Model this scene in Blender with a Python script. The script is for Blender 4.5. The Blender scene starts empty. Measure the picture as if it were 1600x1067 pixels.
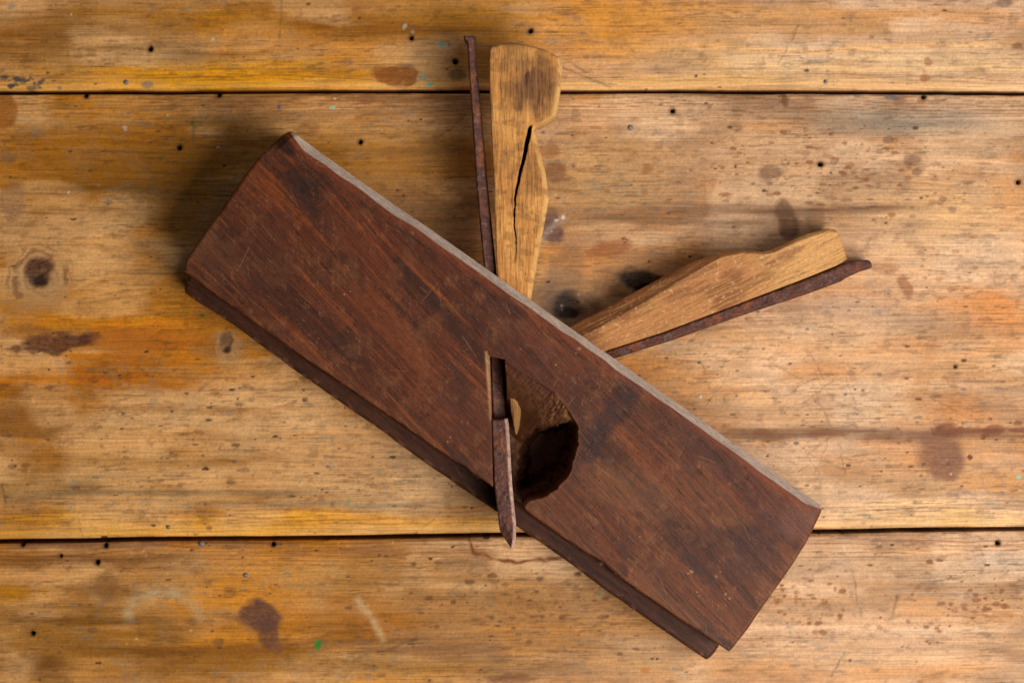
import bpy, math, random
import numpy as np

# ------------------------------------------------------------------ camera, world, lamps, exposure
D = 0.85                  # camera height above the table (m)
S0 = 0.000249             # metres per photo pixel (1600 wide) on the table plane
T = 0.048                 # upper side of the plane's body above the table
scene = bpy.context.scene
cam = bpy.data.cameras.new('camera'); cam_o = bpy.data.objects.new('camera', cam)
scene.collection.objects.link(cam_o); scene.camera = cam_o
cam_o.location = (0, 0, D)
cam.sensor_width = 36.0; cam.lens = 36.0 * D / (1600 * S0)
cam.clip_start = 0.01; cam.clip_end = 50
cam.dof.use_dof = True; cam.dof.focus_distance = D - T + 0.002; cam.dof.aperture_fstop = 18.0

world = bpy.data.worlds.new('World'); scene.world = world; world.use_nodes = True
bg = world.node_tree.nodes['Background']
bg.inputs[0].default_value = (0.95, 0.96, 1.0, 1); bg.inputs[1].default_value = 0.055

def area(name, loc, target, size, size_y, power, col):
    l = bpy.data.lights.new(name, 'AREA'); l.shape = 'RECTANGLE'
    l.size = size; l.size_y = size_y; l.energy = power; l.color = col
    o = bpy.data.objects.new(name, l); scene.collection.objects.link(o); o.location = loc
    from mathutils import Vector
    o.rotation_euler = (Vector(target) - Vector(loc)).to_track_quat('-Z', 'Y').to_euler()
    return o
area('window_light', (0.42, -0.26, 0.78), (0.03, 0, 0), 0.56, 0.50, 11.3, (1.0, 0.97, 0.93))
area('side_fill_light', (0.66, 0.70, 0.45), (0.05, 0, 0), 0.5, 0.35, 2.2, (0.94, 0.96, 1.0))  # low fill lamp added for sheen on the body's chamfer
vs = scene.view_settings
vs.view_transform = 'Standard'; vs.look = 'None'; vs.gamma = 1; vs.exposure = 0.0; vs.use_curve_mapping = False

# ------------------------------------------------------------------ numpy noise + colour helpers
def _h(ix, iy, seed):
    ix = ix.astype(np.int64).astype(np.uint32); iy = iy.astype(np.int64).astype(np.uint32)
    h = ix * np.uint32(374761393) + iy * np.uint32(668265263) + np.uint32((seed * 2246822519) & 0xffffffff)
    h = (h ^ (h >> np.uint32(13))) * np.uint32(1274126177)
    h = (h ^ (h >> np.uint32(15))) * np.uint32(2246822519)
    return ((h ^ (h >> np.uint32(16))) & np.uint32(0xffff)).astype(np.float32) / 65535.0
def noise(x, y, seed=0):
    x = np.asarray(x, dtype=np.float64); y = np.asarray(y, dtype=np.float64)
    x0 = np.floor(x); y0 = np.floor(y); fx = x - x0; fy = y - y0
    fx = fx * fx * fx * (fx * (fx * 6 - 15) + 10); fy = fy * fy * fy * (fy * (fy * 6 - 15) + 10)
    a = _h(x0, y0, seed); b = _h(x0 + 1, y0, seed); c = _h(x0, y0 + 1, seed); d = _h(x0 + 1, y0 + 1, seed)
    return (a + (b - a) * fx) * (1 - fy) + (c + (d - c) * fx) * fy
def fbm(x, y, octv=4, seed=0, gain=0.5):
    s = 0; amp = 1; tot = 0
    for i in range(octv):
        s = s + amp * noise(x * 2 ** i + 17.3 * i, y * 2 ** i - 9.1 * i, seed + i * 7); tot += amp; amp *= gain
    return s / tot
def sstep(a, b, x):
    t = np.clip((x - a) / (b - a), 0, 1); return t * t * (3 - 2 * t)
def lin(c):
    c = np.array(c, dtype=np.float64) / 255.0
    return np.where(c <= 0.04045, c / 12.92, ((c + 0.055) / 1.055) ** 2.4)
def mix(col, c2, m):
    m = np.asarray(m)[..., None]; return col * (1 - m) + np.asarray(c2) * m
def unproj(X, Y, z):
    """photo pixel -> world point at the real height z"""
    k = S0 * (D - z) / D
    return (np.asarray(X) - 800.0) * k, -(np.asarray(Y) - 533.5) * k
def seg_dist(X, Y, pts):
    d = np.full(np.shape(X), 1e9)
    for (ax, ay), (bx, by) in zip(pts[:-1], pts[1:]):
        vx, vy = bx - ax, by - ay
        t = np.clip(((X - ax) * vx + (Y - ay) * vy) / (vx * vx + vy * vy), 0, 1)
        d = np.minimum(d, np.hypot(X - ax - t * vx, Y - ay - t * vy))
    return d
def poly_sd(X, Y, pts):
    """signed distance, positive inside"""
    ins = np.zeros(np.shape(X), bool); n = len(pts)
    for i in range(n):
        ax, ay = pts[i]; bx, by = pts[(i + 1) % n]
        if ay == by: continue
        c = ((ay > Y) != (by > Y)) & (X < (bx - ax) * (Y - ay) / (by - ay) + ax)
        ins ^= c
    d = seg_dist(X, Y, list(pts) + [pts[0]])
    return np.where(ins, d, -d)

# ------------------------------------------------------------------ mesh helpers
def link(o, parent=None):
    scene.collection.objects.link(o)
    if parent: o.parent = parent
    return o
def sheet_solid(name, PX, PY, PZ, zbot, col, mat, parent=None):
    """closed solid: a relief grid on top, side walls and a bottom; Col = colour attribute"""
    R, C = PX.shape
    top = np.stack([PX, PY, PZ], -1).reshape(-1, 3)
    idx = np.arange(R * C).reshape(R, C)
    q = np.stack([idx[:-1, :-1], idx[1:, :-1], idx[1:, 1:], idx[:-1, 1:]], -1).reshape(-1, 4)
    ring = np.concatenate([idx[0, :-1], idx[:-1, -1], idx[-1, :0:-1], idx[:0:-1, 0]])
    n = len(ring); base = R * C
    zb = np.full(n, zbot) if np.isscalar(zbot) else zbot.reshape(-1)[ring]
    levels = 5; wall = []
    rp = top[ring]
    for k in range(levels + 1):
        p = rp.copy(); p[:, 2] = rp[:, 2] + (zb - rp[:, 2]) * k / levels; wall.append(p)
    wall = np.concatenate(wall)
    wq = []
    j = np.arange(n); jn = (j + 1) % n
    for k in range(levels):
        a = base + k * n
        wq.append(np.stack([a + j, a + jn, a + n + jn, a + n + j], -1))
    wq = np.concatenate(wq)
    # orientation: make the top look up
    v0, v1, v2 = top[q[0, 0]], top[q[0, 1]], top[q[0, 2]]
    if np.cross(v1 - v0, v2 - v0)[2] < 0: q = q[:, ::-1]
    else: wq = wq[:, ::-1]
    wq = wq[:, ::-1]
    verts = np.concatenate([top, wall])
    bi = base + levels * n
    quads = np.concatenate([q, wq])
    nq = len(quads)
    me = bpy.data.meshes.new(name)
    me.vertices.add(len(verts)); me.vertices.foreach_set('co', verts.astype(np.float32).ravel())
    loops = np.concatenate([quads.ravel(), bi + np.arange(n)])
    me.loops.add(len(loops)); me.loops.foreach_set('vertex_index', loops.astype(np.int32))
    me.polygons.add(nq + 1)
    me.polygons.foreach_set('loop_start', np.concatenate([np.arange(nq) * 4, [nq * 4]]).astype(np.int32))
    sm = np.ones(nq + 1, bool); sm[-1] = False
    me.polygons.foreach_set('use_smooth', sm)
    me.update(calc_edges=True); me.validate()
    cc = np.concatenate([col.reshape(-1, 3), np.tile(col.reshape(-1, 3)[ring], (levels + 1, 1))])
    rgba = np.concatenate([np.clip(cc, 0.002, 1), np.ones((len(cc), 1))], -1).astype(np.float32)
    at = me.color_attributes.new('Col', 'FLOAT_COLOR', 'POINT'); at.data.foreach_set('color', rgba.ravel())
    me.materials.append(mat)
    return link(bpy.data.objects.new(name, me), parent)

# ------------------------------------------------------------------ materials (node based)
def nodes_of(name):
    m = bpy.data.materials.new(name); m.use_nodes = True
    nt = m.node_tree; return m, nt, nt.nodes['Principled BSDF']
def N(nt, typ, **kw):
    n = nt.nodes.new(typ)
    for k, v in kw.items(): setattr(n, k, v)
    return n
def grain(nt, rot, along, across, detail, seedoff, rough=0.6):
    tc = N(nt, 'ShaderNodeTexCoord'); mp = N(nt, 'ShaderNodeMapping'); mp2 = N(nt, 'ShaderNodeMapping')
    mp.inputs['Rotation'].default_value = (0, 0, rot)
    mp2.inputs['Scale'].default_value = (along, across, across); mp2.inputs['Location'].default_value = (seedoff, seedoff * 1.7, 0)
    nz = N(nt, 'ShaderNodeTexNoise'); nz.inputs['Scale'].default_value = 1; nz.inputs['Detail'].default_value = detail
    nz.inputs['Roughness'].default_value = rough
    nt.links.new(tc.outputs['Object'], mp.inputs['Vector']); nt.links.new(mp.outputs['Vector'], mp2.inputs['Vector'])
    nt.links.new(mp2.outputs['Vector'], nz.inputs['Vector'])
    return nz.outputs['Fac']
def ramp(nt, src, stops):
    r = N(nt, 'ShaderNodeValToRGB'); e = r.color_ramp.elements
    while len(e) < len(stops): e.new(0.5)
    for el, (p, v) in zip(e, stops):
        el.position = p; el.color = (v, v, v, 1) if np.isscalar(v) else (*v, 1)
    nt.links.new(src, r.inputs['Fac']); return r.outputs['Color']
def mul(nt, a, b, fac=1.0, mode='MULTIPLY'):
    m = N(nt, 'ShaderNodeMix', data_type='RGBA', blend_type=mode)
    m.inputs[0].default_value = fac
    nt.links.new(a, m.inputs[6]); nt.links.new(b, m.inputs[7]); return m.outputs[2]
def wood(name, rot, rough, spec, fine, pore, bump, along=70., across=1500., pores=(45., 2600.), coat=0):
    m, nt, b = nodes_of(name)
    at = N(nt, 'ShaderNodeAttribute', attribute_name='Col')
    g1 = grain(nt, rot, along, across, 5, 3.1)
    g2 = grain(nt, rot, pores[0] * 4, pores[1], 2, 11.7)
    g3 = grain(nt, 0, 900, 900, 4, 5.0)
    c = mul(nt, at.outputs['Color'], ramp(nt, g1, [(0.30, 1 - fine), (0.55, 1.0), (0.8, 1 + fine * 0.7)]))
    c = mul(nt, c, ramp(nt, g2, [(0.31, 1 - pore), (0.41, 1.0)]))
    c = mul(nt, c, ramp(nt, g3, [(0.3, 0.84), (0.7, 1.10)]))
    nt.links.new(c, b.inputs['Base Color'])
    rr = N(nt, 'ShaderNodeMapRange'); rr.inputs['To Min'].default_value = rough - 0.12; rr.inputs['To Max'].default_value = rough + 0.15
    nt.links.new(g3, rr.inputs['Value']); nt.links.new(rr.outputs[0], b.inputs['Roughness'])
    b.inputs['Specular IOR Level'].default_value = spec
    add = N(nt, 'ShaderNodeMath', operation='ADD'); nt.links.new(g1, add.inputs[0]); nt.links.new(g2, add.inputs[1])
    bp = N(nt, 'ShaderNodeBump'); bp.inputs['Strength'].default_value = bump; bp.inputs['Distance'].default_value = 0.0004
    nt.links.new(add.outputs[0], bp.inputs['Height']); nt.links.new(bp.outputs['Normal'], b.inputs['Normal'])
    return m
GR = math.radians(46)     # grain of the body runs steeper than the body itself
M_pine = wood('pine_table', 0, 0.60, 0.22, 0.21, 0.26, 0.14, along=22., across=2400., pores=(14., 2400.))
M_body = wood('dark_plane_wood', GR, 0.52, 0.2, 0.30, 0.5, 0.4, along=110, across=1700)
M_wedge = wood('raw_wedge_wood', math.radians(87), 0.85, 0.10, 0.12, 0.25, 0.6, along=160, across=2000, pores=(60., 2600.))
M_wedge2 = wood('raw_wedge_wood_flat', math.radians(-24), 0.75, 0.15, 0.13, 0.25, 0.4, along=160, across=2000)
def rust(name):
    m, nt, b = nodes_of(name)
    at = N(nt, 'ShaderNodeAttribute', attribute_name='Col')
    g = grain(nt, 0, 500, 500, 6, 2.0, 0.7); g2 = grain(nt, 0, 1800, 1800, 4, 9.0, 0.7)
    c = mul(nt, at.outputs['Color'], ramp(nt, g, [(0.32, (0.5, 0.44, 0.46)), (0.5, (1, 1, 1)), (0.70, (1.35, 1.1, 0.85))]))
    c = mul(nt, c, ramp(nt, g2, [(0.3, 0.6), (0.65, 1.2)]))
    nt.links.new(c, b.inputs['Base Color'])
    b.inputs['Metallic'].default_value = 0.45; b.inputs['Specular IOR Level'].default_value = 0.45
    rr = N(nt, 'ShaderNodeMapRange'); rr.inputs['To Min'].default_value = 0.38; rr.inputs['To Max'].default_value = 0.75
    nt.links.new(g, rr.inputs['Value']); nt.links.new(rr.outputs[0], b.inputs['Roughness'])
    bp = N(nt, 'ShaderNodeBump'); bp.inputs['Strength'].default_value = 0.6; bp.inputs['Distance'].default_value = 0.0005
    add = N(nt, 'ShaderNodeMath', operation='ADD'); nt.links.new(g, add.inputs[0]); nt.links.new(g2, add.inputs[1])
    nt.links.new(add.outputs[0], bp.inputs['Height']); nt.links.new(bp.outputs['Normal'], b.inputs['Normal'])
    return m
M_rust = rust('rusty_iron')
def plain(name, rgb, rough, metal=0):
    m, nt, b = nodes_of(name)
    g = grain(nt, 0, 900, 900, 3, 1.0)
    c = ramp(nt, g, [(0.35, tuple(0.6 * v for v in rgb)), (0.65, rgb)])
    nt.links.new(c, b.inputs['Base Color']); b.inputs['Roughness'].default_value = rough; b.inputs['Metallic'].default_value = metal
    return m
M_nail = plain('dull_nail_steel', (0.22, 0.20, 0.18), 0.6, 0.4)
M_under = plain('dark_gap_block', (0.05, 0.03, 0.02), 0.9)

# ------------------------------------------------------------------ the table: three planks
def gapA(x): return 140.0 + 2.6 * ((x - 800) / 800.0) ** 2 * (np.abs(x - 800) < 1500) + 1.2 * (noise(x / 90., x * 0, 71) - .5)
def gapB(x): return 841.5 - 0.0118 * x + 1.6 * (noise(x / 110., x * 0, 72) - .5)
HOLES = [(235,77,4.4),(829,49,4.2),(711,97,4.6),(643,60,3.6),(280,231,4.6),(563,222,3.8),(342,149,4.2),(134,150,4),(1051,174,4),(1282,257,4.4),
         (1591,285,4),(35,850,4),(165,852,4.2),(152,878,4.6),(427,850,4.4),(51,989,4.2),(1559,848,4.4),(1443,152,3.5),(95,868,2.6),(1493,573,2.2)]
def paint_planks(X, Y):
    """wood colour and relief of the boards; X, Y are positions on the table in photo pixels"""
    rnd = random.Random(4)
    gA = gapA(X); gB = gapB(X)
    pl = np.where(Y < gA + 3, 0, np.where(Y < gB + 3, 1, 2))
    sd = pl * 50.0
    # knots bend the grain
    yy = Y + 14 * (fbm(X / 420., Y / 160. + sd, 3, 5) - .5) * 2
    for kx, ky, r in [(58,428,34),(352,532,16),(884,474,34),(1000,440,30),(1226,152,7)]:
        dx = X - kx; dy = Y - ky; r2 = (dx / 2.2) ** 2 + dy ** 2
        yy = yy - dy * np.minimum(0.9, (r * r) / (r2 + r * r * 0.35))
    # palette (albedo)
    pale = lin((212,164,118)); tan = lin((190,140,92)); orange = lin((204,132,60)); grey = lin((168,132,100)); brown = lin((132,80,40))
    n1 = fbm(X / 330., Y / 95. + sd, 5, 11); n2 = fbm(X / 210. + 40, Y / 50. + sd, 5, 12); n3 = fbm(X / 120., Y / 40. + sd, 5, 13)
    col = np.zeros(X.shape + (3,)) + tan
    col = mix(col, pale, .6 * sstep(.42, .60, n1)); col = mix(col, orange, 0.55 * sstep(.46, .64, n2)); col = mix(col, grey, 0.35 * sstep(.50, .66, n3))
    col = mix(col, brown, 0.24 * sstep(.54, .70, fbm(X / 150. + 3, Y / 34. + sd, 5, 14)))
    # large tone areas of the boards: (x, y, rx, ry, colour, weight)
    wx = 34 * (fbm(X / 130., Y / 60., 4, 21) - .5) * 2; wy = 15 * (fbm(X / 130., Y / 60., 4, 22) - .5) * 2
    st = fbm(X / 90., Y / 9., 4, 23)
    def patch(x, y, rx, ry, c, w, soft=0.75):
        nonlocal col
        d = np.hypot((X + wx - x) / rx, (Y + wy - y) / ry)
        m = min(1, w * 1.12) * (1 - sstep(1 - soft, 1 + soft * 0.6, d + 1.0 * (st - .5)))
        col = mix(col, lin(c), m)
    for a in [(980,35,190,60,(214,140,52),.85),(700,20,140,35,(196,134,62),.6),(760,60,60,60,(205,140,60),.5),(90,60,120,38,(150,104,60),.75),(250,70,70,45,(168,128,84),.55),(300,25,200,18,(170,112,46),.6),
              (560,40,90,30,(150,100,50),.6),(1250,95,230,35,(214,164,98),.75),(1250,30,260,28,(206,142,66),.6),(1500,95,140,40,(212,166,108),.7),(350,118,260,22,(216,150,64),.8),(640,100,120,22,(210,146,66),.5),
              (1120,130,300,9,(222,168,90),.6),
              (180,260,180,70,(160,110,56),.6),(120,600,230,44,(180,110,46),.85),(60,480,150,56,(196,128,56),.8),(230,530,120,54,(190,116,46),.85),(250,470,150,45,(190,132,72),.5),(40,660,70,30,(146,92,48),.6),
              (340,650,200,60,(190,148,108),.8),(480,730,250,60,(200,156,114),.85),(620,770,160,40,(190,150,110),.7),(160,740,120,30,(158,112,64),.6),(60,760,140,30,(176,136,92),.6),(600,240,180,60,(172,124,70),.6),
              (300,815,460,13,(222,162,88),.7),(640,820,220,12,(222,160,86),.7),(980,250,120,40,(190,144,92),.5),(1380,190,130,20,(160,134,104),.75),(1250,240,120,45,(206,158,112),.5),(960,300,130,45,(180,138,90),.6),
              (1480,400,150,90,(214,164,112),.7),(1500,330,150,40,(214,162,100),.5),(1560,500,90,60,(212,140,76),.6),(1300,560,220,70,(212,160,106),.75),(1250,640,180,45,(206,152,94),.5),(1450,590,160,30,(208,146,82),.5),
              (1420,760,220,35,(196,142,84),.6),(1450,805,220,18,(224,172,100),.8),(1080,330,260,8,(150,100,60),.5),(1320,678,260,9,(140,90,50),.6),
              (1350,1010,260,70,(206,158,112),.65),(1300,880,230,40,(198,150,98),.6),(1570,880,50,30,(186,164,140),.7),(800,960,260,60,(168,118,66),.55),(560,900,200,36,(182,136,86),.6),(100,1000,150,50,(150,102,50),.65),
              (150,935,60,40,(140,92,44),.6),(40,1050,60,22,(96,58,26),.7),(330,1030,140,40,(150,98,42),.65),(560,970,80,46,(170,106,46),.6),(640,1040,200,30,(170,126,74),.55),(60,880,200,10,(150,104,66),.5),(1000,1030,160,40,(190,142,90),.6),(20,930,60,18,(176,116,42),.6),
              (1560,470,70,40,(214,132,58),.7),(1500,640,70,18,(206,130,60),.6),(1290,585,90,16,(210,136,66),.5),(1420,545,60,14,(206,126,54),.5),(1540,760,60,22,(206,138,70),.5),(1450,1045,120,16,(210,140,72),.55),(1180,1040,80,14,(204,136,70),.5),(1590,300,30,40,(212,142,72),.5),(1000,560,90,14,(204,132,62),.5),(255,985,60,24,(158,108,56),.5),(690,1010,160,20,(134,88,50),.45)]:
        patch(*a)
    w1_ = fbm(X / 260. + 31, Y / 120. + sd, 4, 15); w2_ = fbm(X / 170. + 77, Y / 80. + sd, 4, 16)
    col = mix(col, lin((150,92,38)), 0.50 * sstep(.50, .68, w1_) * (1 - sstep(-200, 1300, X))); col = mix(col, lin((216,174,130)), 0.5 * sstep(.52, .68, w2_))
    sm1 = fbm(X / 70. + Y / 160., Y / 46. - X / 300. + sd, 5, 17); sm2 = fbm(X / 44. - Y / 90., Y / 34. + sd, 5, 18)
    col = mix(col, lin((128,88,52)), 0.10 * sstep(.54, .70, sm1)); col = mix(col, lin((150,128,104)), 0.16 * sstep(.56, .72, sm2))
    for by, bh, bx0, bx1, bc, bw in [(326,7,1010,1430,(120,76,40),.6),(345,5,880,1200,(120,84,52),.4),(673,7,1150,1600,(118,68,30),.6),(190,20,1240,1540,(140,122,98),.6),(300,12,60,420,(120,80,40),.4),(345,6,380,700,(96,62,32),.4),(235,9,480,740,(130,88,48),.45),(505,8,60,300,(214,138,56),.5),
                                 (600,10,0,330,(196,112,36),.5),(640,6,150,420,(150,96,48),.45),(715,7,120,420,(150,104,58),.5),(770,6,0,500,(120,104,80),.4),(790,4,260,700,(150,132,106),.5),(80,5,120,420,(130,84,36),.45),(50,7,500,760,(150,92,36),.5),(75,4,1050,1600,(226,160,80),.6),(25,8,1200,1600,(206,136,60),.5),(104,4,1150,1600,(230,176,104),.6),
                                 (905,8,480,900,(150,104,58),.45),(935,9,640,1080,(140,94,48),.4),(870,6,0,300,(110,72,40),.5),(965,8,0,260,(120,78,36),.45),(1015,9,120,520,(130,80,32),.5),(1040,8,500,900,(150,100,50),.45),(985,6,1150,1600,(220,178,136),.5),(915,7,1240,1600,(176,126,74),.45),(1035,10,1100,1600,(216,166,116),.4),(550,9,1200,1600,(216,150,84),.5),(600,8,1120,1500,(222,176,126),.5),(480,9,1400,1600,(214,140,74),.5),(735,8,1250,1600,(190,130,70),.45)]:
        b = (np.abs(Y - by) < 12 + 3 * bh) & (X > bx0 - 60) & (X < bx1 + 60)
        if not b.any(): continue
        Xb, Yb = X[b], Y[b]
        jit = 10 * (fbm(Xb / 180. + by, Yb * 0, 3, 19) - .5) * 2
        m = np.exp(-((Yb - by - jit) / bh) ** 2) * sstep(bx0 - 60, bx0 + 60, Xb) * (1 - sstep(bx1 - 60, bx1 + 60, Xb)) * (.35 + 1.1 * fbm(Xb / 90., Yb / 4., 3, 20))
        col[b] = mix(col[b], lin(bc), np.clip(bw * 1.15 * m, 0, .9))
    # growth lines
    l1 = fbm(X / 520. + sd, yy / 4.2, 3, 31); l2 = fbm(X / 240. + sd, yy / 2.1, 3, 32); l3 = fbm(X / 700. + sd, yy / 9.0, 3, 33)
    e = np.minimum(np.minimum(np.abs(Y - gA), np.abs(Y - gB)), 60)
    amp = 0.75 + 0.7 * np.exp(-e / 22.)
    k = 1 + amp * (0.32 * (l1 - .5) + 0.30 * (l2 - .5) + 0.18 * (l3 - .5))
    col = col * k[..., None]
    lines = sstep(.60, .72, l1) * sstep(.40, .62, fbm(X / 160., Y / 30. + sd, 3, 34))
    col = mix(col, lin((122,72,30)), 0.42 * lines * (0.55 + 0.7 * np.exp(-e / 18.)))
    for g0, sgn, n_, w_ in ((gA + 6, 1, 7, 34.), (gB, -1, 7, 44.), (gB + 7, 1, 6, 40.), (gA, -1, 4, 26.)):
        dd = (Y - g0) * sgn
        ph = dd / w_ * n_ + 1.5 * (fbm(X / 300., Y * 0 + 3 * n_ + sgn, 3, 35) - .5) * 2 + 0.5 * (noise(X / 60., dd / 9., 36) - .5)
        ln = (0.5 + 0.5 * np.cos(2 * np.pi * ph)) ** 6 * (1 - sstep(w_ * .7, w_ * 1.15, dd)) * (dd > -2) * (0.25 + 0.95 * noise(X / 140. + n_, np.floor(ph + .5) * 7.7, 37))
        col = mix(col, lin((134,66,22)), np.clip(0.62 * ln, 0, .8))
    # weathered short dark checks and grime
    ch = sstep(.66, .76, fbm(X / 44., Y / 2.6, 3, 41)) * sstep(.44, .66, fbm(X / 120., Y / 50., 4, 42))
    col = mix(col, lin((84,58,36)), 0.26 * ch)
    ch2 = sstep(.68, .76, fbm(X / 24. + 50, Y / 1.9, 2, 48)) * sstep(.42, .6, fbm(X / 90., Y / 40. + 9, 4, 49)); col = mix(col, lin((84,58,36)), 0.34 * ch2)
    gm = sstep(.58, .78, fbm(X / 46., Y / 22., 5, 43)); col = mix(col, lin((118,76,40)), 0.18 * gm)
    gm2 = sstep(.62, .8, fbm(X / 18., Y / 8., 4, 44)); col = mix(col, lin((112,72,40)), 0.28 * gm2)
    gy = sstep(.62, .78, fbm(X / 14., Y / 6., 4, 45)) * sstep(.5, .68, fbm(X / 150., Y / 60., 3, 46)); col = mix(col, lin((120,124,112)), .35 * gy)
    col = col * (0.92 + 0.2 * fbm(X / 3.0, Y / 3.0, 2, 47))[..., None]
    # fresh, rubbed wood on the arris above each gap
    for g, up in ((gA, True), (gB, True)):
        dd = (g - Y); col = mix(col, lin((238,182,108)), 0.6 * np.exp(-((dd - 7) / 9.) ** 2) * (0.5 + 0.9 * (l1 - .2)))
    wr = (sstep(350, 1350, X) * (.75 + .5 * (n1 - .3)))[..., None]; wr = np.clip(wr, 0, 1); sat = 1.22 - .32 * wr   # less saturated and slightly bluer towards the right
    lum = (col @ np.array([.35, .5, .15]))[..., None]
    col = np.clip(lum + (col - lum) * sat, .004, 1) * (np.clip(lum, .02, 1) / .33) ** .36 * (np.array([.98, .975, .97]) * (1 - wr) + np.array([.98, 1.0, 1.08]) * wr)
    z = np.zeros(X.shape)
    z += 0.00016 * (l1 - .5) + 0.00010 * (l2 - .5) + 0.0005 * (fbm(X / 260., Y / 90. + sd, 3, 51) - .5) - 0.00018 * ch - 0.0001 * lines
    # spots with a shape of their own
    def spot(x, y, rx, ry, c, w, rot=0, rag=0.35, soft=0.25, dz=0, rim=0, seed=None):
        nonlocal col, z
        R = max(rx, ry) * 2.0 + 6
        b = (np.abs(X - x) < R) & (np.abs(Y - y) < R)
        if not b.any(): return
        xs = X[b] - x; ys = Y[b] - y; ca, sa = math.cos(rot), math.sin(rot)
        u = (xs * ca + ys * sa) / rx; v = (-xs * sa + ys * ca) / ry
        sdn = int(x * 3 + y) if seed is None else seed
        f = 6.0 / max(min(rx, ry), 4)
        d = np.hypot(u, v) + rag * (fbm(X[b] * f * .09 + sdn, Y[b] * f * .14, 4, sdn) - .5) * 2
        m = 1 - sstep(1 - soft, 1 + soft, d)
        if rim: m = m * (0.35 + 0.65 * sstep(.45, .95, d))
        m = m * w * (0.78 + 0.44 * (fbm(X[b] / 5., Y[b] / 2., 3, sdn + 3) - .25))
        col[b] = mix(col[b], lin(c), np.clip(m, 0, 1)); z[b] += dz * m
    PB = (108,72,56); RB = (130,74,34); DB = (66,40,24)
    for a in [(622,119,38,17,(140,76,20),.95,0,.35,.15),(600,112,22,9,(140,76,20),.7),(574,154,14,8,RB,.6),(4,175,24,28,(150,84,16),.9,0,.3,.2),(22,310,20,30,(120,88,64),.55),(483,203,17,15,RB,.4),(867,268,17,14,(112,66,40),.75),(860,236,16,11,(140,84,40),.6),(862,356,17,24,(78,52,52),.85,0,.6,.3),
              (880,350,14,8,RB,.5),(950,388,36,12,(146,80,36),.7,-.2),(1203,272,18,13,PB,.75),(1230,345,17,38,(96,62,36),.8,-.25),(1275,345,14,22,(124,84,50),.45),(1388,219,9,6,PB,.7),(1425,250,14,9,PB,.65),(1433,270,8,6,PB,.7),(1415,287,10,12,PB,.35),
              (1303,253,7,6,PB,.5),(1327,258,7,6,(150,96,56),.7),(1473,312,6,5,PB,.6),(1488,327,7,6,PB,.6),(78,536,62,16,(84,42,24),.95,-.08,.55,.2),(140,527,18,8,(84,42,24),.8,-.2,.5),(40,520,40,12,RB,.5),(195,540,50,26,(178,100,28),.6),(1475,705,32,34,(112,66,48),.8,.4,.6,.35),(1480,672,22,11,(112,58,28),.85),(1555,672,18,8,(112,58,28),.8),
              (1520,672,40,4,(120,62,30),.7),(1592,672,14,4,(120,62,30),.7),(1190,676,16,6,(120,66,32),.6),(1290,676,30,5,(130,74,38),.6),(1415,448,10,18,(140,76,40),.7,-.5),(1380,420,22,9,(140,88,56),.45,.2),(1440,600,14,60,(176,118,64),.35,.3),
              (950,268,8,6,(150,104,70),.4),(410,966,32,24,(86,52,42),.95,.3,.5,.2),(420,992,16,24,(92,56,42),.85,-.2,.5),(432,1012,10,14,(120,72,44),.7,0,.5),(360,925,11,9,(80,54,36),.4),(341,1003,9,7,(92,62,42),.6),(800,1060,36,9,(108,60,26),.7),(1008,1047,6,5,(196,118,26),.9),(1453,1064,18,9,(190,116,40),.6,0,.2,.2,0,1),
              (945,878,30,14,(150,106,60),.4),(1450,97,7,7,(156,92,60),.75),(1445,122,8,6,(150,86,48),.75),(1570,4,13,8,(96,70,54),.7),(1590,72,9,6,(120,76,44),.7),(1600,48,12,12,(180,140,100),.4),(540,98,12,5,(150,96,40),.6),(716,117,14,8,(112,78,40),.7),
              (300,970,10,6,(96,62,34),.5),(165,915,20,26,(120,78,42),.5),(15,250,12,9,(120,92,70),.4),(1226,158,5,10,(104,60,26),.85,0,.3),(1222,150,7,4,(110,66,28),.7),(1395,153,14,4,(88,88,90),.8),(1405,160,10,6,(130,86,60),.7),(1440,156,6,6,(156,98,56),.7),
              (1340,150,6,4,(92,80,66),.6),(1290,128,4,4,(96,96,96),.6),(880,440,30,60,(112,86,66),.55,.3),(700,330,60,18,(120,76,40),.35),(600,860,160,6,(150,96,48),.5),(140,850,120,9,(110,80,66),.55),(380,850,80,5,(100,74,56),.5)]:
        spot(*a)
    # knots: dark heart with paler collar
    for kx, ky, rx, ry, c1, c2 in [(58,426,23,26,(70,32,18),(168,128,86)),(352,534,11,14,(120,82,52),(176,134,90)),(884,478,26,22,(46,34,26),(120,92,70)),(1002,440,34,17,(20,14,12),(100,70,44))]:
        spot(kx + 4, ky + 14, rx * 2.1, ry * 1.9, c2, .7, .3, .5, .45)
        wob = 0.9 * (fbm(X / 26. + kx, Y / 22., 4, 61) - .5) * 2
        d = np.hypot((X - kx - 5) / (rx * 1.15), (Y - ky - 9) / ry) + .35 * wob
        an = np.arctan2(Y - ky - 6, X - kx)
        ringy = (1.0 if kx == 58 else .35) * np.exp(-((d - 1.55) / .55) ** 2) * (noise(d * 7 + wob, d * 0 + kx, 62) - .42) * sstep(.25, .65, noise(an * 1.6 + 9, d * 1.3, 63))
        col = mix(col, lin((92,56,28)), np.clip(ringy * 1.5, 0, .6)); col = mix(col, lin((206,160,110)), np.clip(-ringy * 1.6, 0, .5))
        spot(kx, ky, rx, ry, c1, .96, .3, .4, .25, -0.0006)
        spot(kx + 2, ky + 12, rx * .55, ry * .35, (14,9,8), .85, -.2, .5, .4, -0.0008)
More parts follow.
